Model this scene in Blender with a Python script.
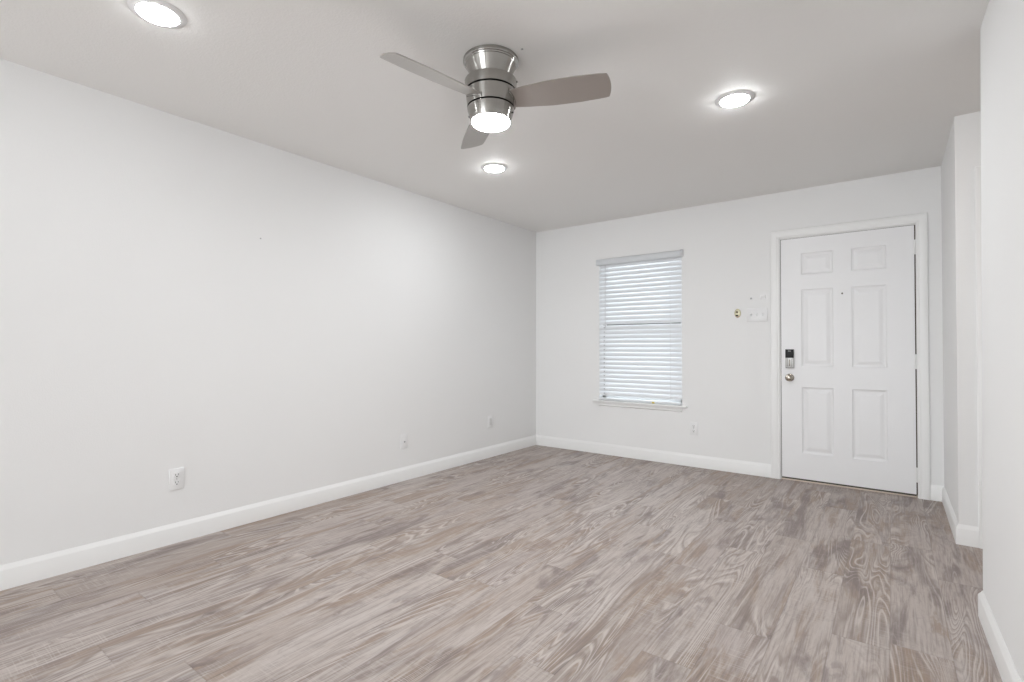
import bpy, bmesh, math
from mathutils import Vector, Matrix

S = bpy.context.scene
for o in list(bpy.data.objects):
    bpy.data.objects.remove(o)
COL = S.collection

# ---------------------------------------------------------------- camera, world, lights, exposure
F_PX = 505.76
CAM = Vector((3.2699, -4.8153, 1.1114))
YAW, PITCH, ROLL = -0.6442, 0.0132, 0.0009
cd = bpy.data.cameras.new('camera')
cd.sensor_fit = 'HORIZONTAL'
cd.sensor_width = 36.0
cd.lens = F_PX / 1024.0 * 36.0
cd.clip_start = 0.02
cam = bpy.data.objects.new('camera', cd)
COL.objects.link(cam)
fw = Vector((math.sin(YAW) * math.cos(PITCH), math.cos(YAW) * math.cos(PITCH), math.sin(PITCH)))
r0 = fw.cross(Vector((0, 0, 1))).normalized()
u0 = r0.cross(fw)
rr = math.cos(ROLL) * r0 + math.sin(ROLL) * u0
uu = -math.sin(ROLL) * r0 + math.cos(ROLL) * u0
M = Matrix((rr, uu, -fw)).transposed().to_4x4()
M.translation = CAM
cam.matrix_world = M
S.camera = cam

S.view_settings.view_transform = 'Standard'
S.view_settings.look = 'None'
S.view_settings.exposure = 0.11
S.view_settings.gamma = 1.0
S.view_settings.use_curve_mapping = False

W = bpy.data.worlds.new('world')
S.world = W
W.use_nodes = True
bg = W.node_tree.nodes['Background']
bg.inputs['Color'].default_value = (0.92, 0.96, 1.0, 1)
bg.inputs['Strength'].default_value = 3.6

REAR_FILL_W = 72.0       # fill from behind the camera, added as daylight in an unseen opening
DOWNLIGHT_NEAR = 66.0   # the lamp nearest the camera is dimmer
DOWNLIGHT = 150.0
FANLIGHT = 175.0          # radiance of the fan's glass shade
HALL_FILL_W = 4.0

def area_light(name, loc, rot, sx, sy, power, color):
    l = bpy.data.lights.new(name, 'AREA')
    l.shape = 'RECTANGLE'; l.size = sx; l.size_y = sy
    l.energy = power; l.color = color
    o = bpy.data.objects.new(name, l)
    o.location = loc; o.rotation_euler = rot
    COL.objects.link(o)
    return o

REAR_Y = -9.6  # rear wall set far back and opened to flatten the light
area_light('rear_daylight_fill', (1.75, REAR_Y - 0.02, 1.12), (math.radians(90), 0, 0), 2.5, 2.0, REAR_FILL_W, (0.95, 0.975, 1.0))  # added fill light, its window is unseen
area_light('hall_fill', (4.55, -1.48, 2.42), (0, 0, 0), 0.25, 0.25, HALL_FILL_W, (1.0, 0.90, 0.84))  # warm fill added out of view in the hall

# ---------------------------------------------------------------- dimensions
H = 2.44
XR, YR = 3.5675, -1.977       # right wall plane and its far end
XA, YA = 3.566, -0.984        # entry side wall and the corner of the hall
BT = 0.014                    # baseboard thickness
BH = 0.112

# ---------------------------------------------------------------- node helpers and materials
class NT:
    def __init__(self, name):
        self.m = bpy.data.materials.new(name)
        self.m.use_nodes = True
        self.t = self.m.node_tree
        self.b = self.t.nodes['Principled BSDF']
    def n(self, typ, **kw):
        x = self.t.nodes.new(typ)
        for k, v in kw.items():
            setattr(x, k, v)
        return x
    def link(self, a, b):
        self.t.links.new(a, b)
    def put(self, sock, v):
        if isinstance(v, bpy.types.NodeSocket):
            self.link(v, sock)
        else:
            sock.default_value = v
    def math(self, op, a, b=0.0, c=None, clamp=False):
        x = self.n('ShaderNodeMath', operation=op, use_clamp=clamp)
        self.put(x.inputs[0], a); self.put(x.inputs[1], b)
        if c is not None: self.put(x.inputs[2], c)
        return x.outputs[0]
    def xyz(self, x, y, z=0.0):
        c = self.n('ShaderNodeCombineXYZ')
        self.put(c.inputs[0], x); self.put(c.inputs[1], y); self.put(c.inputs[2], z)
        return c.outputs[0]
    def noise(self, vec, scale=1.0, detail=2.0, rough=0.5, dist=0.0):
        x = self.n('ShaderNodeTexNoise')
        self.put(x.inputs['Vector'], vec)
        x.inputs['Scale'].default_value = scale
        x.inputs['Detail'].default_value = detail
        x.inputs['Roughness'].default_value = rough
        x.inputs['Distortion'].default_value = dist
        return x.outputs['Fac']
    def ramp(self, fac, stops, interp='LINEAR'):
        x = self.n('ShaderNodeValToRGB')
        cr = x.color_ramp; cr.interpolation = interp
        while len(cr.elements) < len(stops): cr.elements.new(0.5)
        for e, (p, c) in zip(cr.elements, stops):
            e.position = p
            e.color = (c, c, c, 1) if isinstance(c, (int, float)) else (*c, 1)
        self.put(x.inputs[0], fac)
        return x.outputs[0]
    def mix(self, fac, a, b, blend='MIX'):
        x = self.n('ShaderNodeMix', data_type='RGBA', blend_type=blend)
        self.put(x.inputs[0], fac)
        for s, v in ((x.inputs[6], a), (x.inputs[7], b)):
            if isinstance(v, bpy.types.NodeSocket): self.link(v, s)
            else: s.default_value = (*v, 1)
        return x.outputs[2]

def simple(name, col, rough=0.5, metal=0.0, spec=0.5, vary=0.02, vscale=8.0, bump=0.0, bscale=100.0):
    k = NT(name)
    tc = k.n('ShaderNodeTexCoord').outputs['Object']
    f = k.noise(tc, vscale, 3.0)
    a = tuple(max(0, c * (1 - vary)) for c in col); b = tuple(min(1, c * (1 + vary)) for c in col)
    k.link(k.mix(f, a, b), k.b.inputs['Base Color'])
    k.b.inputs['Roughness'].default_value = rough
    k.b.inputs['Metallic'].default_value = metal
    k.b.inputs['Specular IOR Level'].default_value = spec
    if bump:
        bn = k.n('ShaderNodeBump'); bn.inputs['Strength'].default_value = bump; bn.inputs['Distance'].default_value = 0.002
        k.link(k.noise(tc, bscale, 2.0), bn.inputs['Height']); k.link(bn.outputs[0], k.b.inputs['Normal'])
    return k.m

def emitter(name, col, strength):
    k = NT(name)
    k.b.inputs['Base Color'].default_value = (0.9, 0.9, 0.9, 1)
    k.b.inputs['Emission Color'].default_value = (*col, 1)
    k.b.inputs['Emission Strength'].default_value = strength
    return k.m

def plaster(name, col, strength, scale):
    k = NT(name)
    tc = k.n('ShaderNodeTexCoord').outputs['Object']
    k.link(k.mix(k.noise(tc, 1.7, 2.0), tuple(c * 0.99 for c in col), tuple(c * 1.01 for c in col)), k.b.inputs['Base Color'])
    k.b.inputs['Roughness'].default_value = 0.62
    k.b.inputs['Specular IOR Level'].default_value = 0.25
    h = k.math('ADD', k.ramp(k.noise(tc, scale, 3.0, 0.55), [(0.42, 0.0), (0.66, 1.0)]), k.math('MULTIPLY', k.noise(tc, scale * 0.35, 2.0), 0.8))
    bn = k.n('ShaderNodeBump'); bn.inputs['Strength'].default_value = strength; bn.inputs['Distance'].default_value = 0.0025
    k.link(h, bn.inputs['Height']); k.link(bn.outputs[0], k.b.inputs['Normal'])
    return k.m

def floor_material():
    k = NT('weathered_oak_planks')
    tc = k.n('ShaderNodeTexCoord').outputs['Object']
    sp = k.n('ShaderNodeSeparateXYZ'); k.link(tc, sp.inputs[0])
    x, y = sp.outputs[0], sp.outputs[1]
    PW, PL = 0.182, 1.22
    u = k.math('DIVIDE', k.math('ADD', x, 10.03), PW)
    col = k.math('FLOOR', u); fu = k.math('SUBTRACT', u, col)
    wn = k.n('ShaderNodeTexWhiteNoise', noise_dimensions='1D'); k.link(col, wn.inputs['W'])
    v = k.math('ADD', k.math('DIVIDE', k.math('ADD', y, 20.0), PL), wn.outputs['Value'])
    row = k.math('FLOOR', v); fv = k.math('SUBTRACT', v, row)
    wc = k.n('ShaderNodeTexWhiteNoise', noise_dimensions='2D'); k.link(k.xyz(col, row), wc.inputs['Vector'])
    rv = wc.outputs['Value']
    sc = k.n('ShaderNodeSeparateColor'); k.link(wc.outputs['Color'], sc.inputs[0])
    r1, r2, r3 = sc.outputs[0], sc.outputs[1], sc.outputs[2]
    ox = k.math('MULTIPLY', r1, 53.0); oy = k.math('MULTIPLY', r2, 71.0); oz = k.math('MULTIPLY', r3, 37.0)
    gx = k.math('ADD', x, ox); gy = k.math('ADD', y, oy)
    def g(sx, sy, detail=2.0, rough=0.5, dist=0.0, dz=0.0):
        return k.noise(k.xyz(k.math('MULTIPLY', gx, sx), k.math('MULTIPLY', gy, sy), k.math('ADD', oz, dz)), 1.0, detail, rough, dist)
    # plank base tones
    base = k.ramp(rv, [(0.0, (0.385, 0.325, 0.292)), (0.25, (0.480, 0.420, 0.385)), (0.5, (0.430, 0.370, 0.345)),
                       (0.75, (0.510, 0.450, 0.415)), (1.0, (0.380, 0.310, 0.270))])
    # lengthwise broad tone: tan heartwood, mauve grey sapwood
    tone = g(7.0, 1.1, 5.0, 0.6, 0.8)
    c = k.mix(k.ramp(tone, [(0.52, 0.0), (0.59, 0.66)]), base, (0.300, 0.212, 0.150))
    tone2 = g(6.5, 1.15, 5.0, 0.6, 1.2, 9.0)
    c = k.mix(k.ramp(tone2, [(0.53, 0.0), (0.63, 0.78)]), c, (0.185, 0.146, 0.138))
    tone3 = g(9.0, 1.6, 5.0, 0.62, 1.0, 17.0)
    c = k.mix(k.ramp(tone3, [(0.53, 0.0), (0.68, 0.60)]), c, (0.545, 0.498, 0.475))
    streak = g(46.0, 2.2, 4.0, 0.65, 0.7, 5.0)
    c = k.mix(k.ramp(streak, [(0.36, 0.42), (0.48, 0.0)]), c, (0.225, 0.180, 0.165))
    c = k.mix(k.ramp(streak, [(0.55, 0.0), (0.70, 0.32)]), c, (0.580, 0.532, 0.502))
    mott = g(30.0, 11.0, 5.0, 0.7, 1.0, 77.0)
    c = k.mix(k.ramp(mott, [(0.36, 0.26), (0.48, 0.0)]), c, (0.235, 0.195, 0.182))
    c = k.mix(k.ramp(mott, [(0.56, 0.0), (0.70, 0.26)]), c, (0.640, 0.600, 0.580))
    # cathedral grain: contour lines of a stretched field
    field = g(4.6, 0.55, 2.0, 0.45, 0.8, 3.0)
    ph = k.math('MULTIPLY', field, 175.0)
    s = k.math('SINE', ph)
    lines = k.ramp(s, [(0.55, 0.0), (0.95, 1.0)])
    mask = k.ramp(g(5.5, 1.0, 2.0, 0.5, 0.5, 23.0), [(0.45, 0.0), (0.57, 1.0)])
    c = k.mix(k.math('MULTIPLY', k.math('MULTIPLY', lines, mask), 0.74), c, (0.590, 0.535, 0.500))
    dl = k.ramp(k.math('SINE', k.math('ADD', ph, 2.4)), [(0.45, 0.0), (0.95, 1.0)])
    c = k.mix(k.math('MULTIPLY', k.math('MULTIPLY', dl, mask), 0.58), c, (0.230, 0.180, 0.155))
    # fine pores along the grain
    fine = g(150.0, 4.5, 2.0, 0.6, 0.0, 31.0)
    c = k.mix(k.ramp(fine, [(0.30, 0.46), (0.50, 0.0)]), c, (0.210, 0.165, 0.145))
    c = k.mix(k.ramp(fine, [(0.55, 0.0), (0.75, 0.30)]), c, (0.580, 0.530, 0.495))
    # rough sawn marks across the board
    cross = g(9.0, 210.0, 2.0, 0.5, 0.0, 41.0)
    cm = k.ramp(g(4.0, 1.6, 1.0, 0.5, 0.0, 47.0), [(0.46, 0.0), (0.60, 1.0)])
    c = k.mix(k.math('MULTIPLY', k.ramp(cross, [(0.52, 0.0), (0.70, 0.38)]), cm), c, (0.620, 0.570, 0.540))
    # knots
    vo = k.n('ShaderNodeTexVoronoi', feature='F1')
    vo.inputs['Scale'].default_value = 1.0
    wob = k.math('MULTIPLY', g(26.0, 12.0, 3.0, 0.6, 0.6, 59.0), 0.62)
    k.link(k.xyz(k.math('ADD', k.math('MULTIPLY', gx, 5.2), wob), k.math('ADD', k.math('MULTIPLY', gy, 2.3), wob), oz), vo.inputs['Vector'])
    kd = vo.outputs['Distance']
    halo = k.ramp(kd, [(0.10, 0.62), (0.34, 0.0)])
    c = k.mix(k.math('MULTIPLY', halo, k.ramp(g(30.0, 12.0, 2.0, 0.6, 0.5, 63.0), [(0.40, 0.0), (0.58, 1.0)])), c, (0.245, 0.200, 0.190))
    c = k.mix(k.ramp(kd, [(0.03, 0.70), (0.10, 0.0)]), c, (0.190, 0.150, 0.138))
    # seams
    eu = k.math('MINIMUM', fu, k.math('SUBTRACT', 1.0, fu))
    ev = k.math('MINIMUM', fv, k.math('SUBTRACT', 1.0, fv))
    su = k.ramp(eu, [(0.0, 1.0), (0.011, 0.0)]); sv = k.ramp(ev, [(0.0, 1.0), (0.0018, 0.0)])
    seam = k.math('MAXIMUM', su, sv)
    c = k.mix(k.math('MULTIPLY', k.math('MAXIMUM', su, k.math('MULTIPLY', sv, 0.6)), 0.38), c, (0.150, 0.120, 0.105))
    k.link(c, k.b.inputs['Base Color'])
    k.link(k.math('ADD', 0.40, k.math('MULTIPLY', fine, 0.2)), k.b.inputs['Roughness'])
    k.b.inputs['Specular IOR Level'].default_value = 0.38
    bn = k.n('ShaderNodeBump'); bn.inputs['Strength'].default_value = 0.25; bn.inputs['Distance'].default_value = 0.001
    k.link(k.math('SUBTRACT', fine, k.math('MULTIPLY', seam, 1.5)), bn.inputs['Height'])
    k.link(bn.outputs[0], k.b.inputs['Normal'])
    return k.m

def brushed(name, col, rough):
    k = NT(name)
    tc = k.n('ShaderNodeTexCoord').outputs['Object']
    mp = k.n('ShaderNodeMapping'); mp.inputs['Scale'].default_value = (14, 14, 900)
    k.link(tc, mp.inputs[0])
    f = k.noise(mp.outputs[0], 1.0, 3.0)
    k.link(k.mix(f, tuple(c * 0.9 for c in col), tuple(min(1, c * 1.08) for c in col)), k.b.inputs['Base Color'])
    k.b.inputs['Metallic'].default_value = 1.0
    k.link(k.math('ADD', rough - 0.05, k.math('MULTIPLY', f, 0.1)), k.b.inputs['Roughness'])
    k.b.inputs['Anisotropic'].default_value = 0.9
    k.b.inputs['Anisotropic Rotation'].default_value = 0.25
    tg = k.n('ShaderNodeTangent', direction_type='RADIAL', axis='Z')
    k.link(tg.outputs[0], k.b.inputs['Tangent'])
    return k.m

def slat_material():
    k = NT('white_blind_slat')
    tc = k.n('ShaderNodeTexCoord').outputs['Object']
    k.link(k.mix(k.noise(tc, 6.0), (0.83, 0.85, 0.87), (0.86, 0.88, 0.90)), k.b.inputs['Base Color'])
    k.b.inputs['Roughness'].default_value = 0.4
    tr = k.n('ShaderNodeBsdfTranslucent'); tr.inputs[0].default_value = (0.85, 0.9, 1.0, 1)
    mx = k.n('ShaderNodeMixShader'); mx.inputs[0].default_value = 0.072
    k.link(k.b.outputs[0], mx.inputs[1]); k.link(tr.outputs[0], mx.inputs[2])
    k.link(mx.outputs[0], k.t.nodes['Material Output'].inputs[0])
    return k.m

def glass_material():
    k = NT('window_glass')
    tc = k.n('ShaderNodeTexCoord').outputs['Object']
    k.link(k.mix(k.noise(tc, 3.0), (0.93, 0.97, 0.96), (0.97, 0.99, 0.99)), k.b.inputs['Base Color'])
    k.b.inputs['Roughness'].default_value = 0.02
    k.b.inputs['Transmission Weight'].default_value = 1.0
    k.b.inputs['IOR'].default_value = 1.1
    return k.m

MAT = dict(
    wall=plaster('white_orange_peel_paint', (0.875, 0.875, 0.87), 0.10, 170.0),
    ceil=plaster('white_textured_ceiling_paint', (0.905, 0.895, 0.875), 0.16, 110.0),
    trim=simple('white_gloss_trim_paint', (0.89, 0.89, 0.88), 0.35, vary=0.01),
    door=simple('white_door_paint', (0.88, 0.88, 0.885), 0.38, vary=0.01),
    floor=floor_material(),
    nickel=brushed('brushed_nickel', (0.38, 0.37, 0.35), 0.22),
    blade=simple('silver_taupe_blade_paint', (0.50, 0.475, 0.45), 0.36, metal=0.85, vary=0.03),
    black=simple('black_gloss_plastic', (0.010, 0.010, 0.011), 0.4, spec=0.25),
    groove=simple('black_groove_rubber', (0.004, 0.004, 0.004), 0.9, spec=0.1),
    lens=emitter('downlight_lens', (0.95, 0.98, 1.0), DOWNLIGHT),
    lens_dim=emitter('dimmer_downlight_lens', (0.95, 0.98, 1.0), DOWNLIGHT_NEAR),
    fanlens=emitter('frosted_lit_glass', (0.97, 0.98, 1.0), FANLIGHT),
    plate=simple('white_plastic_plate', (0.86, 0.86, 0.86), 0.3, vary=0.01),
    ring=simple('white_trim_ring_paint', (0.88, 0.88, 0.88), 0.45),
    slot=simple('dark_slot', (0.05, 0.05, 0.05), 0.6),
    slat=slat_material(),
    glass=glass_material(),
    vinyl=simple('white_vinyl_frame', (0.72, 0.73, 0.74), 0.4),
    cord=simple('white_cord', (0.74, 0.75, 0.76), 0.7),
    clear=simple('clear_grey_plastic', (0.74, 0.74, 0.76), 0.12),
    brass=simple('polished_brass', (0.55, 0.51, 0.36), 0.4, metal=0.5),
    satin=simple('satin_nickel', (0.46, 0.42, 0.36), 0.25, metal=1.0),
    silver=simple('silver_grey_plastic', (0.58, 0.58, 0.57), 0.35, metal=0.3),
    weather=simple('brown_weatherstrip', (0.09, 0.065, 0.05), 0.8),
    sweep=simple('brown_door_sweep', (0.07, 0.055, 0.042), 0.6),
    threshold=simple('bronze_threshold', (0.62, 0.53, 0.45), 0.4, metal=0.3),
    yellow=simple('yellow_tag', (0.75, 0.60, 0.12), 0.5),
    steel=simple('grey_screw', (0.45, 0.45, 0.45), 0.4, metal=0.6),
)

# ---------------------------------------------------------------- mesh helpers
def obj(name, bm, mat, parent=None, smooth=None, loc=None):
    bmesh.ops.remove_doubles(bm, verts=bm.verts, dist=1e-6)
    bmesh.ops.recalc_face_normals(bm, faces=bm.faces)
    me = bpy.data.meshes.new(name)
    bm.to_mesh(me); bm.free()
    if smooth is not None:
        for p in me.polygons: p.use_smooth = True
        me.set_sharp_from_angle(angle=math.radians(smooth))
    me.materials.append(mat)
    o = bpy.data.objects.new(name, me)
    COL.objects.link(o)
    if parent is not None: o.parent = parent
    if loc is not None: o.location = loc
    return o

def empty(name, loc=(0, 0, 0), rot=(0, 0, 0)):
    o = bpy.data.objects.new(name, None)
    o.empty_display_size = 0.05
    o.location = loc; o.rotation_euler = rot
    COL.objects.link(o)
    return o

def tag(o, label, cat, group=None):
    o['label'] = label; o['category'] = cat
    if group: o['group'] = group
    return o

def structure(o, label=None):
    o['kind'] = 'structure'
    if label: o['label'] = label
    return o

def box(bm, a, b, bev=0.0, seg=2):
    t = bmesh.new()
    bmesh.ops.create_cube(t, size=1.0)
    s = [b[i] - a[i] for i in range(3)]; c = [(a[i] + b[i]) / 2 for i in range(3)]
    for v in t.verts:
        v.co = Vector([v.co[i] * s[i] + c[i] for i in range(3)])
    if bev: bmesh.ops.bevel(t, geom=t.edges[:], offset=bev, segments=seg, affect='EDGES', profile=0.5)
    merge(bm, t)

def merge(bm, t, mat=None):
    me = bpy.data.meshes.new('tmp')
    if mat is not None: t.transform(mat)
    t.to_mesh(me); t.free()
    bm.from_mesh(me); bpy.data.meshes.remove(me)

def lathe(bm, prof, seg=48, mat=None):
    """prof: (r, z) pairs revolved about z; r = 0 closes to a point."""
    t = bmesh.new()
    rings = []
    for r, z in prof:
        if r < 1e-6: rings.append([t.verts.new((0, 0, z))])
        else: rings.append([t.verts.new((r * math.cos(2 * math.pi * i / seg), r * math.sin(2 * math.pi * i / seg), z)) for i in range(seg)])
    for A, B in zip(rings, rings[1:]):
        for i in range(seg):
            j = (i + 1) % seg
            if len(A) == 1 and len(B) > 1: t.faces.new((A[0], B[i], B[j]))
            elif len(B) == 1 and len(A) > 1: t.faces.new((A[i], B[0], A[j]))
            elif len(A) > 1: t.faces.new((A[i], B[i], B[j], A[j]))
    merge(bm, t, mat)

def tube(bm, p, q, r, seg=10):
    p, q = Vector(p), Vector(q); d = q - p
    t = bmesh.new()
    bmesh.ops.create_cone(t, cap_ends=True, segments=seg, radius1=r, radius2=r, depth=d.length)
    merge(bm, t, Matrix.Translation((p + q) / 2) @ d.to_track_quat('Z', 'Y').to_matrix().to_4x4())

def sweep(bm, path, outs, prof, up):
    """path: points; outs: the mitred outward vector at each; prof: (u along out, v along up)."""
    up = Vector(up)
    rows = [[bm.verts.new(Vector(p) + Vector(o) * a + up * b) for a, b in prof] for p, o in zip(path, outs)]
    n = len(prof)
    for A, B in zip(rows, rows[1:]):
        for i in range(n):
            j = (i + 1) % n
            bm.faces.new((A[i], B[i], B[j], A[j]))
    bm.faces.new(rows[0]); bm.faces.new(list(reversed(rows[-1])))

def holed_wall(name, mat, to3, ubreaks, vbreaks, holes, thick):
    """A wall slab with openings; to3(u, v, d) maps wall coords (d = depth behind the face) to space."""
    bm = bmesh.new()
    nu, nv = len(ubreaks) - 1, len(vbreaks) - 1
    def solid(i, j):
        if not (0 <= i < nu and 0 <= j < nv): return False
        cu = (ubreaks[i] + ubreaks[i + 1]) / 2; cv = (vbreaks[j] + vbreaks[j + 1]) / 2
        return not any(a < cu < b and c < cv < d for a, b, c, d in holes)
    def q(*pts): bm.faces.new([bm.verts.new(to3(*p)) for p in pts])
    for i in range(nu):
        for j in range(nv):
            if not solid(i, j): continue
            a, b, c, d = ubreaks[i], ubreaks[i + 1], vbreaks[j], vbreaks[j + 1]
            for w in (0, thick): q((a, c, w), (b, c, w), (b, d, w), (a, d, w))
            if not solid(i - 1, j): q((a, c, 0), (a, d, 0), (a, d, thick), (a, c, thick))
            if not solid(i + 1, j): q((b, c, 0), (b, d, 0), (b, d, thick), (b, c, thick))
            if not solid(i, j - 1): q((a, c, 0), (b, c, 0), (b, c, thick), (a, c, thick))
            if not solid(i, j + 1): q((a, d, 0), (b, d, 0), (b, d, thick), (a, d, thick))
    return structure(obj(name, bm, mat))

# ---------------------------------------------------------------- room shell
bm = bmesh.new(); box(bm, (-0.15, REAR_Y - 0.15, -0.1), (5.6, 0.15, 0.0))
structure(obj('floor', bm, MAT['floor']), 'grey brown weathered oak plank floor')
bm = bmesh.new(); box(bm, (-0.15, REAR_Y - 0.15, H), (5.6, 0.15, H + 0.1))
structure(obj('ceiling', bm, MAT['ceil']), 'white textured flat ceiling')
bm = bmesh.new(); box(bm, (-0.12, REAR_Y - 0.12, 0), (0, 0, H))
structure(obj('wall_left', bm, MAT['wall']), 'long bare white wall')

WIN = (0.804, 1.674, 0.562, 2.045)          # window opening x0 x1 z0 z1
DOOR = (2.505, 3.420, 0.0, 2.041)
wb = holed_wall('wall_back', MAT['wall'], lambda u, v, d: (u, d, v), [-0.12, WIN[0], WIN[1], DOOR[0], DOOR[1], 5.4],
           [0, WIN[2], DOOR[3], WIN[3], H], [WIN, DOOR], 0.14)
wb['label'] = 'white wall with the window and the front door'
holed_wall('wall_rear', MAT['wall'], lambda u, v, d: (u, REAR_Y - d, v), [0.0, 0.45, 3.05, 5.4],
           [0, 0.08, 2.12, H], [(0.45, 3.05, 0.08, 2.12)], 0.12)
bm = bmesh.new(); box(bm, (XR, REAR_Y, 0), (XR + 0.115, YR, H))
for v_ in bm.verts: v_.co.x += (v_.co.z / H - 0.5) * 0.012 + (YR - v_.co.y) * 0.0163      # slightly out of plumb and square
structure(obj('wall_right', bm, MAT['wall']), 'white wall at the right edge')
bm = bmesh.new(); box(bm, (XA, YA + 0.1, 0), (XA + 0.1, 0, H))
structure(obj('wall_entry', bm, MAT['wall']), 'short white wall beside the front door')
holed_wall('wall_hall', MAT['wall'], lambda u, v, d: (u, YA + d, v), [XA, 3.715, 4.475, 5.3], [0, 2.06, H], [(3.715, 4.475, 0, 2.06)], 0.1)
bm = bmesh.new(); box(bm, (5.3, REAR_Y, 0), (5.4, 0, H))
structure(obj('wall_hall_end', bm, MAT['wall']))
bm = bmesh.new(); box(bm, (XR + 0.115, YR - 0.1, 0), (5.3, YR, H))
structure(obj('wall_hall_near', bm, MAT['wall']))

# baseboards (profile: out from the wall, up)
BPROF = [(0, 0), (BT, 0), (BT, 0.089), (0.0125, 0.0925), (0.0035, 0.1085), (0.002, BH), (0, BH)]
def baseboard(name, path, outs):
    bm = bmesh.new(); sweep(bm, [(x, y, 0.0005) for x, y in path], [(a, b, 0) for a, b in outs], BPROF, (0, 0, 1))
    return structure(obj(name, bm, MAT['trim'], smooth=25), 'white baseboard')
baseboard('baseboard_left', [(0, REAR_Y + 0.001), (0, 0)], [(1, 0), (1, -1)])
baseboard('baseboard_back', [(0, 0), (2.437, 0)], [(1, -1), (0, -1)])
baseboard('baseboard_entry', [(3.488, 0), (XA, 0), (XA, YA), (3.650, YA)], [(0, -1), (-1, -1), (-1, -1), (0, -1)])
baseboard('baseboard_right', [(XR - 0.0055 + (YR - REAR_Y) * 0.0163, REAR_Y + 0.001), (XR - 0.0055, YR), (XR + 0.6, YR)], [(-1, 0), (-1, 1), (0, 1)])

# door casings
CPROF = [(0.0, 0), (0.0, 0.011), (0.006, 0.0135), (0.016, 0.0125), (0.020, 0.0150), (0.040, 0.0175), (0.058, 0.0185), (0.066, 0.0165), (0.070, 0.012), (0.070, 0)]
def casing(name, x0, x1, z1, y, label):
    bm = bmesh.new()
    sweep(bm, [(x0, y, 0), (x0, y, z1), (x1, y, z1), (x1, y, 0)], [(-1, 0, 0), (-1, 0, 1), (1, 0, 1), (1, 0, 0)], CPROF, (0, -1, 0))
    return structure(obj(name, bm, MAT['trim'], smooth=20), label)
casing('trim_1', 2.507, 3.418, 2.040, 0.0, 'white moulded casing around the front door')
casing('trim_2', 3.720, 4.470, 2.060, YA, 'white casing of the hall doorway')

# ---------------------------------------------------------------- front door
D0, D1, DZ0, DZ1 = 2.5165, 3.4085, 0.024, 2.031
DY = 0.004                                    # face of the door leaf
d1 = structure(empty('door_1', (0, 0, 0)), 'white six panel front door')
def panel_door(x0, x1, z0, z1, y, panels, thick=0.044):
    """One leaf: flat stiles and rails, each panel a sunk moulding with a raised field."""
    bm = bmesh.new()
    xs = sorted({x0, x1, *[p[0] for p in panels], *[p[1] for p in panels]})
    zs = sorted({z0, z1, *[p[2] for p in panels], *[p[3] for p in panels]})
    def quad(*pts): bm.faces.new([bm.verts.new(p) for p in pts])
    for a, b in zip(xs, xs[1:]):
        for c, d in zip(zs, zs[1:]):
            cx, cz = (a + b) / 2, (c + d) / 2
            if not any(p[0] < cx < p[1] and p[2] < cz < p[3] for p in panels):
                quad((a, y, c), (b, y, c), (b, y, d), (a, y, d))
    steps = [(0.0, 0.0), (0.006, 0.005), (0.015, 0.0075), (0.022, 0.0075), (0.045, 0.0025), (0.050, 0.002)]
    for a, b, c, d in panels:
        prev = None
        for i, (ins, dep) in enumerate(steps):
            cur = [(a + ins, y + dep, c + ins), (b - ins, y + dep, c + ins), (b - ins, y + dep, d - ins), (a + ins, y + dep, d - ins)]
            if prev:
                for m in range(4):
                    n = (m + 1) % 4
                    quad(prev[m], prev[n], cur[n], cur[m])
            prev = cur
        quad(*prev)
    yb = y + thick
    quad((x0, yb, z0), (x1, yb, z0), (x1, yb, z1), (x0, yb, z1))
    quad((x0, y, z0), (x0, yb, z0), (x0, yb, z1), (x0, y, z1)); quad((x1, y, z0), (x1, yb, z0), (x1, yb, z1), (x1, y, z1))
    quad((x0, y, z0), (x1, y, z0), (x1, yb, z0), (x0, yb, z0)); quad((x0, y, z1), (x1, y, z1), (x1, yb, z1), (x0, yb, z1))
    return bm
PAN = []
for a, b in ((2.667, 2.893), (3.016, 3.240)):
    PAN += [(a, b, 1.722, 1.902), (a, b, 0.958, 1.598), (a, b, 0.238, 0.786)]
obj('door_leaf', panel_door(D0, D1, DZ0, DZ1, DY, PAN), MAT['door'], d1)
bm = bmesh.new()
for a, b in (((2.505, 0, 0), (2.5125, 0.14, 2.0345)), ((3.4165, 0, 0), (3.420, 0.14, 2.0345)), ((2.505, 0, 2.0345), (3.420, 0.14, 2.041))):
    box(bm, a, b)
obj('jamb', bm, MAT['trim'], d1)
bm = bmesh.new()
for a, b in (((2.5125, 0.050, 0), (2.530, 0.075, 2.0345)), ((3.399, 0.050, 0), (3.4165, 0.075, 2.0345)), ((2.5125, 0.050, 2.018), (3.4165, 0.075, 2.0345)),
             ((2.5125, 0.012, 0.02), (2.5165, 0.05, 2.03)), ((3.4085, 0.012, 0.02), (3.4165, 0.05, 2.03)), ((2.5125, 0.012, 2.031), (3.4165, 0.05, 2.0345))):
    box(bm, a, b)
obj('weatherstrip', bm, MAT['weather'], d1)
bm = bmesh.new()
box(bm, (2.5127, 0.002, 0.0), (3.4163, 0.14, 0.011), 0.002)
obj('threshold', bm, MAT['threshold'], d1)
bm = bmesh.new(); box(bm, (D0, 0.009, 0.011), (D1, 0.044, DZ0 + 0.001))
obj('door_sweep', bm, MAT['sweep'], d1)
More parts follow.
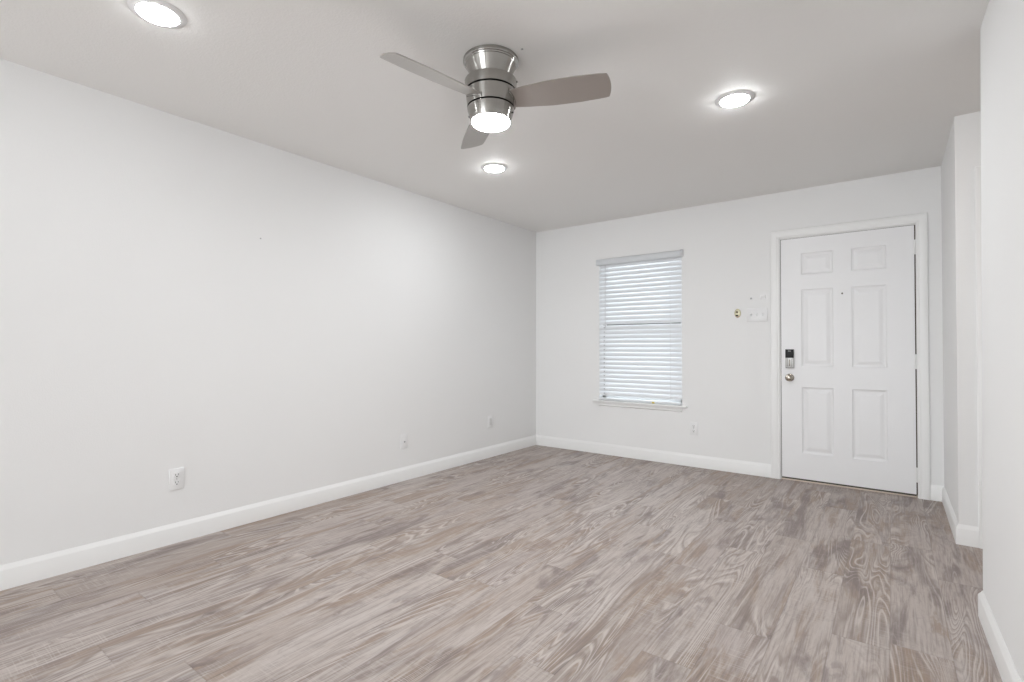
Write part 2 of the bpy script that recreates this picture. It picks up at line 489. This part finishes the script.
for z in (1.865, 1.010, 0.170):
    bm = bmesh.new()
    zz = z - 0.051
    for i in range(5):
        tube(bm, (3.4125, -0.004, zz + i * 0.0204 + 0.0004), (3.4125, -0.004, zz + (i + 1) * 0.0204 - 0.0004), 0.0062, 14)
    box(bm, (3.4030, -0.0005, zz), (3.4125, 0.006, zz + 0.102)); box(bm, (3.4125, -0.0005, zz), (3.4180, 0.006, zz + 0.102))
    tube(bm, (3.4125, -0.004, zz - 0.004), (3.4125, -0.004, zz + 0.106), 0.0042, 10)
    obj('hinge', bm, MAT['trim'], d1, smooth=30)
RX = Matrix.Rotation(math.radians(90), 4, 'X')        # lathe axis z -> -y (towards the room)
bm = bmesh.new()
lathe(bm, [(0, 0), (0.0065, 0), (0.0065, 0.004), (0.0045, 0.005), (0.0035, 0.004), (0, 0.004)], 20, Matrix.Translation((2.955, DY, 1.548)) @ RX)
pe = obj('peephole', bm, MAT['satin'], d1, smooth=40)
bm = bmesh.new(); lathe(bm, [(0, 0.0), (0.0034, 0.0), (0.0034, 0.0052), (0, 0.0056)], 16, Matrix.Translation((2.955, DY, 1.548)) @ RX)
obj('peephole_lens', bm, MAT['black'], pe, smooth=40)
# knob
KX, KZ = 2.580, 0.862
bm = bmesh.new()
lathe(bm, [(0.011, 0.006), (0.0115, 0.026), (0.015, 0.032), (0.024, 0.038), (0.0285, 0.047), (0.0285, 0.056), (0.025, 0.064), (0.017, 0.069), (0, 0.0705)], 32, Matrix.Translation((KX, DY, KZ)) @ RX)
kn = obj('door_knob', bm, MAT['satin'], d1, smooth=50)
bm = bmesh.new()
lathe(bm, [(0, 0.0), (0.033, 0.0), (0.033, 0.004), (0.028, 0.008), (0.012, 0.010), (0.011, 0.010), (0, 0.010)], 32, Matrix.Translation((KX, DY, KZ)) @ RX)
obj('knob_rose', bm, MAT['satin'], kn, smooth=40)
# electronic deadbolt
LX0, LX1, LZ0, LZ1 = 2.550, 2.614, 0.940, 1.100
lk = obj('deadbolt', (lambda b: (box(b, (LX0, DY - 0.024, LZ0), (LX1, DY, LZ1), 0.004), b)[1])(bmesh.new()), MAT['silver'], d1, smooth=40)
bm = bmesh.new(); box(bm, (LX0 + 0.0005, DY - 0.029, LZ0 + 0.088), (LX1 - 0.0005, DY - 0.020, LZ1 - 0.0005), 0.003)
sc_ = obj('black_cover', bm, MAT['black'], lk, smooth=40); sc_['label'] = 'glossy black upper cover'
bm = bmesh.new(); box(bm, (2.572, DY - 0.0296, LZ1 - 0.016), (2.592, DY - 0.0288, LZ1 - 0.0135))
obj('maker_mark', bm, MAT['silver'], lk)
bm = bmesh.new(); box(bm, (2.5795, DY - 0.038, LZ0 + 0.020), (2.5845, DY - 0.022, LZ0 + 0.074), 0.002)
obj('thumb_turn', bm, MAT['satin'], lk, smooth=40)
bm = bmesh.new(); box(bm, (LX0 + 0.004, DY - 0.0248, LZ0 + 0.004), (LX1 - 0.004, DY - 0.0235, LZ0 + 0.0065)); box(bm, (2.566, DY - 0.0246, LZ0 + 0.014), (2.5675, DY - 0.0238, LZ0 + 0.08)); box(bm, (2.5965, DY - 0.0246, LZ0 + 0.014), (2.598, DY - 0.0238, LZ0 + 0.08))
obj('cover_seam', bm, MAT['slot'], lk)
bm = bmesh.new(); box(bm, (2.5117, 0.0015, 0.835), (2.5145, 0.03, 0.895))
obj('strike_plate', bm, MAT['satin'], d1)

# hall door behind the casing
bm = panel_door(3.722, 4.468, 0.01, 2.055, YA + 0.012, [(3.83, 4.05, 0.95, 1.9), (4.14, 4.36, 0.95, 1.9), (3.83, 4.05, 0.25, 0.8), (4.14, 4.36, 0.25, 0.8)], 0.035)
structure(obj('door_2', bm, MAT['door']))

# ---------------------------------------------------------------- window with sill
w1 = structure(empty('window_1', (0, 0, 0)), 'white sash window behind closed blinds')
x0, x1, z0, z1 = WIN
bm = bmesh.new()
for a, b in (((x0, 0.085, z0), (x0 + 0.04, 0.135, z1)), ((x1 - 0.04, 0.085, z0), (x1, 0.135, z1)), ((x0, 0.085, z1 - 0.04), (x1, 0.135, z1)), ((x0, 0.085, z0), (x1, 0.135, z0 + 0.045))):
    box(bm, a, b)
obj('window_frame', bm, MAT['vinyl'], w1)
bm = bmesh.new(); box(bm, (x0 + 0.04, 0.090, 1.300), (x1 - 0.04, 0.125, 1.375), 0.003)
obj('meeting_rail', bm, simple('dark_rail', (0.12, 0.12, 0.12), 0.5, metal=0.2), w1)  # rail coloured dark so the slat gap reads as a dark line
bm = bmesh.new(); box(bm, (x0 + 0.04, 0.112, z0 + 0.045), (x1 - 0.04, 0.115, 1.300)); box(bm, (x0 + 0.04, 0.118, 1.375), (x1 - 0.04, 0.121, z1 - 0.04))
obj('window_glass', bm, MAT['glass'], w1)
bm = bmesh.new(); box(bm, (0.741, -0.034, 0.5455), (1.722, 0.0, 0.5635), 0.004); box(bm, (x0, 0.0, 0.5455), (x1, 0.09, 0.5635))
obj('window_sill', bm, MAT['trim'], w1, smooth=35)
bm = bmesh.new()
APROF = [(0, 0), (0.005, 0.006), (0.013, 0.010), (0.013, 0.016), (0.008, 0.020), (0.008, 0.036), (0.010, 0.042), (0.010, 0.044), (0, 0.044)]
sweep(bm, [(0.800, 0, 0.5015), (1.672, 0, 0.5015)], [(0, -1, 0), (0, -1, 0)], APROF, (0, 0, 1))
obj('sill_apron', bm, MAT['trim'], w1, smooth=25)

# ---------------------------------------------------------------- blind
bl = tag(empty('window_blind', (1.237, 0.02, 0.5645)), 'closed white horizontal slat blind hanging in the window', 'blind')
def rel(o): 
    o.parent = bl; o.matrix_parent_inverse = Matrix.Translation(-Vector((1.237, 0.02, 0.5645))); return o
BX0, BX1 = 0.805, 1.673
bm = bmesh.new()
box(bm, (0.806, 0.001, 1.993), (1.672, 0.055, 2.043), 0.002)
rel(obj('headrail', bm, MAT['slat'], None, smooth=35))
bm = bmesh.new()
sweep(bm, [(0.772, -0.004, 1.978), (1.684, -0.004, 1.978)], [(0, -1, 0), (0, -1, 0)], [(0, 0), (0.006, 0.0), (0.009, 0.006), (0.009, 0.050), (0.006, 0.056), (0.006, 0.062), (0, 0.064)], (0, 0, 1))
va = rel(obj('valance', bm, simple('pale_grey_valance', (0.70, 0.72, 0.74), 0.4), None, smooth=30))
NS, PITCHZ, SW, ST = 30, 0.0455, 0.0508, 0.0028
TILT = math.radians(67)
bm = bmesh.new()
LAD = (0.868, 1.560)
ztop = 1.958
for i in range(NS):
    zc = ztop - i * PITCHZ
    tilt = TILT
    if i < 14: zc += 0.010
    t = bmesh.new()
    def slat_piece(a, b, w0, w1, n=4):
        rows = []
        for kx in (a, b):
            top = []; bot = []
            for q in range(n + 1):
                w = w0 + (w1 - w0) * q / n
                crown = 0.0055 * (1 - (2 * w / SW) ** 2)
                top.append(t.verts.new((kx, w, crown + ST / 2))); bot.append(t.verts.new((kx, w, crown - ST / 2)))
            rows.append(top + bot[::-1])
        m = len(rows[0])
        for q in range(m):
            r_ = (q + 1) % m
            t.faces.new((rows[0][q], rows[1][q], rows[1][r_], rows[0][r_]))
        t.faces.new(rows[0]); t.faces.new(rows[1][::-1])
    h = SW / 2
    slat_piece(BX0, BX1, -h, h, 8)
    # room edge (w < 0) tilted down
    merge(bm, t, Matrix.Translation((0, 0.008, zc)) @ Matrix.Rotation(tilt, 4, 'X'))
hole_mat = simple('grey_rout_hole', (0.42, 0.42, 0.46), 0.5)
for i in range(14, NS):  # dark of the rout holes coloured in as small grey boxes
    hb = bmesh.new()
    zc = ztop - i * PITCHZ
    box(hb, (LAD[0] - 0.009, -0.0095, zc - 0.004), (LAD[0] + 0.004, -0.0015, zc + 0.003), 0.001)
    rel(obj('rout_hole', hb, hole_mat, None))
sl = rel(obj('slats', bm, MAT['slat'], None, smooth=30))
bm = bmesh.new(); box(bm, (BX0, -0.012, 0.5685), (BX1, 0.030, 0.590), 0.004)
rel(obj('bottom_rail', bm, MAT['slat'], None, smooth=35))
for lx in LAD:
    bm = bmesh.new()
    tube(bm, (lx + 0.004, -0.0075, 0.588), (lx + 0.004, -0.0075, 1.99), 0.0011, 6); tube(bm, (lx + 0.004, 0.025, 0.588), (lx + 0.004, 0.025, 1.99), 0.0011, 6)
    tube(bm, (lx, 0.007, 0.588), (lx, 0.007, 1.99), 0.0009, 6)
    rel(obj('ladder_cord', bm, MAT['cord'], None))
bm = bmesh.new(); tube(bm, (0.884, -0.017, 1.35), (0.884, -0.017, 1.985), 0.0020, 8); tube(bm, (0.884, -0.017, 1.318), (0.884, -0.017, 1.352), 0.0040, 10)
rel(obj('tilt_wand', bm, MAT['clear'], None, smooth=40))
bm = bmesh.new()
box(bm, (1.660, -0.018, 1.982), (1.664, -0.012, 2.046), 0.001); box(bm, (1.686, -0.018, 1.982), (1.690, 0.0, 2.046), 0.001); box(bm, (1.660, -0.018, 2.043), (1.690, 0.0, 2.048), 0.001); box(bm, (1.666, -0.017, 1.992), (1.684, -0.012, 2.018), 0.002)
rel(obj('mounting_bracket', bm, MAT['clear'], None, smooth=35))
bm = bmesh.new(); box(bm, (1.383, -0.0165, 0.566), (1.408, -0.0115, 0.582), 0.001)
tg_ = rel(obj('rail_tag', bm, MAT['yellow'], None)); tg_['label'] = 'tiny yellow tag on the bottom rail'

# ---------------------------------------------------------------- ceiling fan
FX, FY = 1.798, -3.020
fan = tag(empty('ceiling_fan', (FX, FY, H)), 'three blade brushed nickel ceiling fan with a lit glass shade', 'ceiling fan')
Z = lambda z: z - H
bm = bmesh.new()
lathe(bm, [(0, Z(2.4395)), (0.124, Z(2.4395)), (0.1275, Z(2.436)), (0.1275, Z(2.424)), (0.125, Z(2.420)), (0.121, Z(2.418)), (0.119, Z(2.4135)), (0.116, Z(2.4125)),
           (0.086, Z(2.343)), (0.084, Z(2.330)), (0, Z(2.330))], 72)
obj('canopy', bm, MAT['nickel'], fan, smooth=28)
bm = bmesh.new()
lathe(bm, [(0, Z(2.340)), (0.114, Z(2.340)), (0.1195, Z(2.3375)), (0.1205, Z(2.334)), (0.1165, Z(2.2935)), (0.112, Z(2.293)), (0.112, Z(2.2855)), (0.1160, Z(2.285)),
           (0.1085, Z(2.2185)), (0.104, Z(2.218)), (0.104, Z(2.214)), (0, Z(2.214))], 72)
mh = obj('motor_housing', bm, MAT['nickel'], fan, smooth=28)
for z, r in ((2.2893, 0.1150), (2.2148, 0.1070)):
    bm = bmesh.new()
    lathe(bm, [(0.10, Z(z - 0.0036)), (r, Z(z - 0.0036)), (r, Z(z + 0.0036)), (0.10, Z(z + 0.0036)), (0.10, Z(z - 0.0036))], 72)
    g_ = obj('groove_ring', bm, MAT['groove'], mh, smooth=40); g_['label'] = 'black groove ring'
bm = bmesh.new()
lathe(bm, [(0, Z(2.2115)), (0.1075, Z(2.2115)), (0.108, Z(2.208)), (0.0925, Z(2.153)), (0.0895, Z(2.1515)), (0, Z(2.1515))], 72)
lh = obj('light_housing', bm, MAT['nickel'], fan, smooth=28)
bm = bmesh.new()
lathe(bm, [(0, Z(2.153)), (0.0875, Z(2.153)), (0.088, Z(2.149)), (0.0855, Z(2.143)), (0.075, Z(2.137)), (0.05, Z(2.1335)), (0, Z(2.1325))], 64)
gs = obj('glass_shade', bm, MAT['fanlens'], lh, smooth=60); gs['label'] = 'glowing frosted glass shade'
def radial(a): return Vector((math.cos(a), math.sin(a), 0))
ca = Vector((CAM.x - FX, CAM.y - FY, 0)); ca = math.atan2(ca.y, ca.x)
for a, z, r in ((math.radians(25), 2.186, 0.1025), (math.radians(32), 2.334, 0.1205), (math.radians(205), 2.186, 0.1025)):
    bm = bmesh.new()
    lathe(bm, [(0, 0), (0.0042, 0), (0.0042, 0.002), (0.0028, 0.0042), (0, 0.0046)], 16)
    o = obj('screw', bm, MAT['black'] if z < 2.3 else MAT['nickel'], fan, smooth=40)
    o.location = radial(a) * r + Vector((0, 0, Z(z))); o.rotation_euler = radial(a).to_track_quat('Z', 'Y').to_euler()
# blades
BL, TIPW, BP, BZ = 0.534, 0.130, math.radians(17.1), 2.247
def blade_mesh():
    bm = bmesh.new()
    n = 28
    def width(s):            # s 0 root .. 1 tip : (cw side, ccw side)
        pts = [(0, 0.098), (0.2, 0.122), (0.45, 0.143), (0.7, 0.146), (0.88, 0.138), (1, 0.130)]
        for (a, wa), (b, wb_) in zip(pts, pts[1:]):
            if s <= b:
                f = (s - a) / (b - a); f = f * f * (3 - 2 * f) * 0.35 + f * 0.65
                return wa + (wb_ - wa) * f
        return pts[-1][1]
    outline = []
    R0 = 0.088
    for i in range(n + 1):
        s = i / n; outline.append((R0 + (BL - R0) * s, -width(s) / 2))
    m = 10
    for j in range(1, m):   # slightly bowed tip
        f = j / m; y = -TIPW / 2 + TIPW * f
        outline.append((BL + 0.013 * (1 - (2 * f - 1) ** 2), y))
    for i in range(n, -1, -1):
        s = i / n; outline.append((R0 + (BL - R0) * s, width(s) / 2))
    T = 0.0055
    lo = [bm.verts.new((x, y, -T / 2)) for x, y in outline]; hi = [bm.verts.new((x, y, T / 2)) for x, y in outline]
    bm.faces.new(lo); bm.faces.new(hi[::-1])
    for i in range(len(lo)):
        j = (i + 1) % len(lo); bm.faces.new((lo[i], lo[j], hi[j], hi[i]))
    bmesh.ops.bevel(bm, geom=[e for e in bm.edges if abs(e.verts[0].co.z - e.verts[1].co.z) < 1e-6], offset=0.0014, segments=2, affect='EDGES')
    return bm
def bracket_mesh():
    """Metal collar where the blade leaves the drum: a short curved shell following the drum."""
    bm = bmesh.new()
    N = 14
    rows = []
    for i in range(N + 1):
        a = math.radians(-27 + 54 * i / N)
        z = -math.tan(BP) * math.sin(a) * 0.113
        r = 0.1125
        rows.append([bm.verts.new(((r + d) * math.cos(a), (r + d) * math.sin(a), z + h)) for d, h in ((-0.012, 0.009), (0.002, 0.009), (0.0035, 0.006), (0.0035, -0.008), (0.002, -0.011), (-0.012, -0.011))])
    k = len(rows[0])
    for A, B in zip(rows, rows[1:]):
        for i in range(k):
            j = (i + 1) % k; bm.faces.new((A[i], B[i], B[j], A[j]))
    bm.faces.new(rows[0]); bm.faces.new(rows[-1][::-1])
    return bm
b0 = obj('blade', blade_mesh(), MAT['blade'], fan, smooth=30)
c0 = obj('blade_bracket', bracket_mesh(), MAT['nickel'], b0, smooth=35)
for kk in range(3):
    b, c = (b0, c0) if kk == 0 else (b0.copy(), c0.copy())
    if kk:
        COL.objects.link(b); COL.objects.link(c)
        b.parent = fan; c.parent = b
    th = math.radians(20.82 + 120 * kk)
    mb = Matrix.Translation((0, 0, Z(BZ))) @ Matrix.Rotation(th, 4, 'Z') @ Matrix.Rotation(-BP, 4, 'X')
    b.matrix_local = mb
    c.matrix_local = Matrix.Rotation(BP, 4, 'X')

# ---------------------------------------------------------------- recessed lights
dl0 = None
lights = [((0.951, -4.069), 'round recessed ceiling light nearest the left edge of the picture, the largest one'),
          ((2.608, -1.957), 'round recessed ceiling light right of the fan, in front of the front door'),
          ((0.935, -1.925), 'small round recessed ceiling light just below the fan, nearest the far corner')]
for i, ((x, y), lab) in enumerate(lights):
    if dl0 is None:
        dl0 = empty('recessed_light', (x, y, H))
        bm = bmesh.new()
        lathe(bm, [(0.0712, -0.0005), (0.0975, -0.0005), (0.0980, -0.0015), (0.0955, -0.0030), (0.0740, -0.0094), (0.0720, -0.0098), (0.0712, -0.0090), (0.0712, -0.0005)], 64)
        tr_ = obj('trim_ring', bm, MAT['ring'], dl0, smooth=35)
        bm = bmesh.new()
        lathe(bm, [(0, -0.001), (0.0711, -0.001), (0.0711, -0.0090), (0.0690, -0.0120), (0.058, -0.0164), (0.035, -0.0192), (0, -0.0200)], 64)
        le_ = obj('lens', bm, MAT['lens'], dl0, smooth=60); le_['label'] = 'glowing white lens'
        le_.material_slots[0].link = 'OBJECT'; le_.material_slots[0].material = MAT['lens_dim']
        r = dl0
    else:
        r = dl0.copy(); COL.objects.link(r); r.location = (x, y, H)
        for ch in (tr_, le_):
            c = ch.copy(); COL.objects.link(c); c.parent = r
            if ch is le_: c.material_slots[0].material = MAT['lens']
    tag(r, lab, 'ceiling light', 'recessed ceiling lights')

# ---------------------------------------------------------------- wall plates (built facing -y, in the x-z plane, centre at the origin)
def plate_mesh(w, h):
    bm = bmesh.new(); box(bm, (-w / 2, -0.0070, -h / 2), (w / 2, 0, h / 2), 0.0014); return bm
def screw_mesh(z, x=0.0):
    bm = bmesh.new(); lathe(bm, [(0, 0.0062), (0.0034, 0.0062), (0.0030, 0.0079), (0, 0.0082)], 12, Matrix.Translation((x, 0, z)) @ RX); return bm
ROT_LEFT = (0, 0, math.radians(90))      # facing +x on the left wall
def duplex(loc, rot, label, group):
    r = tag(empty('wall_outlet', loc, rot), label, 'outlet', group)
    obj('cover_plate', plate_mesh(0.074, 0.118), MAT['plate'], r, smooth=35)
    for z in (0.0215, -0.0215):
        bm = bmesh.new(); box(bm, (-0.0165, -0.0092, z - 0.0145), (0.0165, -0.004, z + 0.0145), 0.003)
        rc = obj('receptacle', bm, MAT['plate'], r, smooth=35)
        bm = bmesh.new()
        box(bm, (-0.0080, -0.0097, z - 0.001), (-0.0052, -0.0080, z + 0.0085)); box(bm, (0.0052, -0.0097, z + 0.0005), (0.0080, -0.0080, z + 0.0085))
        lathe(bm, [(0, 0.0080), (0.0036, 0.0080), (0.0036, 0.0097), (0, 0.0097)], 12, Matrix.Translation((0, 0, z - 0.0075)) @ RX)
        obj('slots', bm, MAT['slot'], rc)
    obj('screw', screw_mesh(0.0), MAT['steel'], r, smooth=40)
    return r
duplex((0.0, -3.650, 0.362), ROT_LEFT, 'white duplex outlet on the left wall, nearest the camera', 'duplex outlets')
duplex((1.784, 0.0, 0.357), (0, 0, 0), 'white duplex outlet under the right end of the window sill', 'duplex outlets')
r = tag(empty('wall_jack', (0.0, -1.965, 0.328), ROT_LEFT), 'white cable jack plate on the left wall, between the two other plates', 'cable jack')
obj('cover_plate', plate_mesh(0.072, 0.116), MAT['plate'], r, smooth=35)
bm = bmesh.new(); lathe(bm, [(0, 0.005), (0.0075, 0.005), (0.0075, 0.008), (0.0048, 0.008), (0.0048, 0.014), (0, 0.014)], 16, Matrix.Translation((0, 0, -0.004)) @ RX)
obj('coax_jack', bm, MAT['steel'], r, smooth=40)
for z in (0.042, -0.042): obj('screw', screw_mesh(z), MAT['plate'], r, smooth=40)
r = tag(empty('wall_plate', (0.0, -0.832, 0.361), ROT_LEFT), 'white plate with a tall insert on the left wall, nearest the far corner', 'wall plate')
obj('cover_plate', plate_mesh(0.072, 0.116), MAT['plate'], r, smooth=35)
bm = bmesh.new(); box(bm, (-0.0165, -0.0095, -0.0335), (0.0165, -0.004, 0.0335), 0.0025); obj('insert', bm, simple('pale_grey_insert', (0.70, 0.70, 0.69), 0.4), r, smooth=35)
for z in (0.048, -0.048): obj('screw', screw_mesh(z), MAT['plate'], r, smooth=40)

# light switch, triple toggle
r = tag(empty('light_switch', (2.330, 0.0, 1.400)), 'white triple toggle light switch plate beside the front door', 'light switch')
obj('cover_plate', plate_mesh(0.168, 0.118), MAT['plate'], r, smooth=35)
for x in (-0.046, 0.0, 0.046):
    bm = bmesh.new(); box(bm, (x - 0.0052, -0.0078, -0.0125), (x + 0.0052, -0.0055, 0.0125))
    sl_ = obj('toggle_slot', bm, MAT['vinyl'], r)
    bm = bmesh.new()
    t = bmesh.new(); box(t, (x - 0.0042, -0.020, -0.005), (x + 0.0042, -0.004, 0.005), 0.0015)
    merge(bm, t, Matrix.Translation((0, 0, 0.002)) @ Matrix.Rotation(math.radians(-26), 4, 'X'))
    obj('toggle', bm, MAT['plate'], r, smooth=35)
for x in (-0.046, 0.0, 0.046):
    for z in (0.030, -0.030): obj('screw', screw_mesh(z, x), MAT['plate'], r, smooth=40)

# brass plate left of the switch
r = tag(empty('brass_plate', (2.172, 0.0, 1.420)), 'small oval brass plate with dark slots left of the light switch', 'brass plate')
bm = bmesh.new()
t = bmesh.new(); lathe(t, [(0, 0.0), (0.5, 0.0), (0.5, 0.5), (0.42, 0.8), (0.3, 1.0), (0, 1.0)], 36)
merge(bm, t, RX @ Matrix.Diagonal((0.054, 0.080, 0.007, 1)))
obj('escutcheon', bm, MAT['brass'], r, smooth=45)
bm = bmesh.new()
lathe(bm, [(0, 0.006), (0.0085, 0.006), (0.0085, 0.013), (0.006, 0.015), (0, 0.015)], 18, Matrix.Translation((-0.004, 0, 0.010)) @ RX)
obj('knob', bm, MAT['weather'], r, smooth=45)
bm = bmesh.new(); box(bm, (-0.015, -0.0095, -0.026), (0.006, -0.005, -0.015), 0.001)
obj('slot', bm, MAT['black'], r)
bm = bmesh.new(); box(bm, (-0.014, -0.011, -0.034), (0.012, -0.004, -0.029), 0.001)
obj('lip', bm, simple('copper_lip', (0.55, 0.36, 0.30), 0.4, metal=0.4), r, smooth=40)

# white hook and a screw above the switch
bm = bmesh.new()
box(bm, (-0.020, -0.010, -0.008), (-0.009, 0.0, 0.020), 0.002); box(bm, (0.009, -0.010, -0.008), (0.020, 0.0, 0.020), 0.002); box(bm, (-0.020, -0.012, 0.008), (0.020, 0.0, 0.024), 0.003)
o = obj('wall_clip', bm, simple('bright_white_clip', (0.97, 0.97, 0.97), 0.4), None, smooth=35, loc=(2.378, 0.0, 1.545))
tag(o, 'small white arch clip above the light switch, beside the door casing', 'clip')
bm = bmesh.new()
lathe(bm, [(0, 0), (0.0085, 0), (0.0085, 0.002), (0.005, 0.005), (0, 0.006)], 18, RX)
o = obj('wall_screw', bm, MAT['steel'], None, smooth=40, loc=(2.283, 0.0, 1.546))
tag(o, 'small grey screw head in the wall above the light switch', 'screw')

bm = bmesh.new()
lathe(bm, [(0, 0), (0.0055, 0), (0.0055, 0.0015), (0.003, 0.003), (0, 0.0034)], 14, Matrix.Rotation(math.radians(180), 4, 'X'))
o = obj('ceiling_screw', bm, MAT['steel'], None, smooth=40, loc=(1.964, -3.004, H))
tag(o, 'tiny grey screw head in the ceiling just right of the fan canopy', 'screw')
bm = bmesh.new()
lathe(bm, [(0, 0), (0.0045, 0), (0.0045, 0.0015), (0.003, 0.003), (0, 0.0034)], 14, Matrix.Rotation(math.radians(90), 4, 'Y'))
o = obj('wall_nail', bm, MAT['steel'], None, smooth=40, loc=(0.0, -3.179, 1.818))
tag(o, 'tiny grey nail head alone in the middle of the long left wall', 'nail')
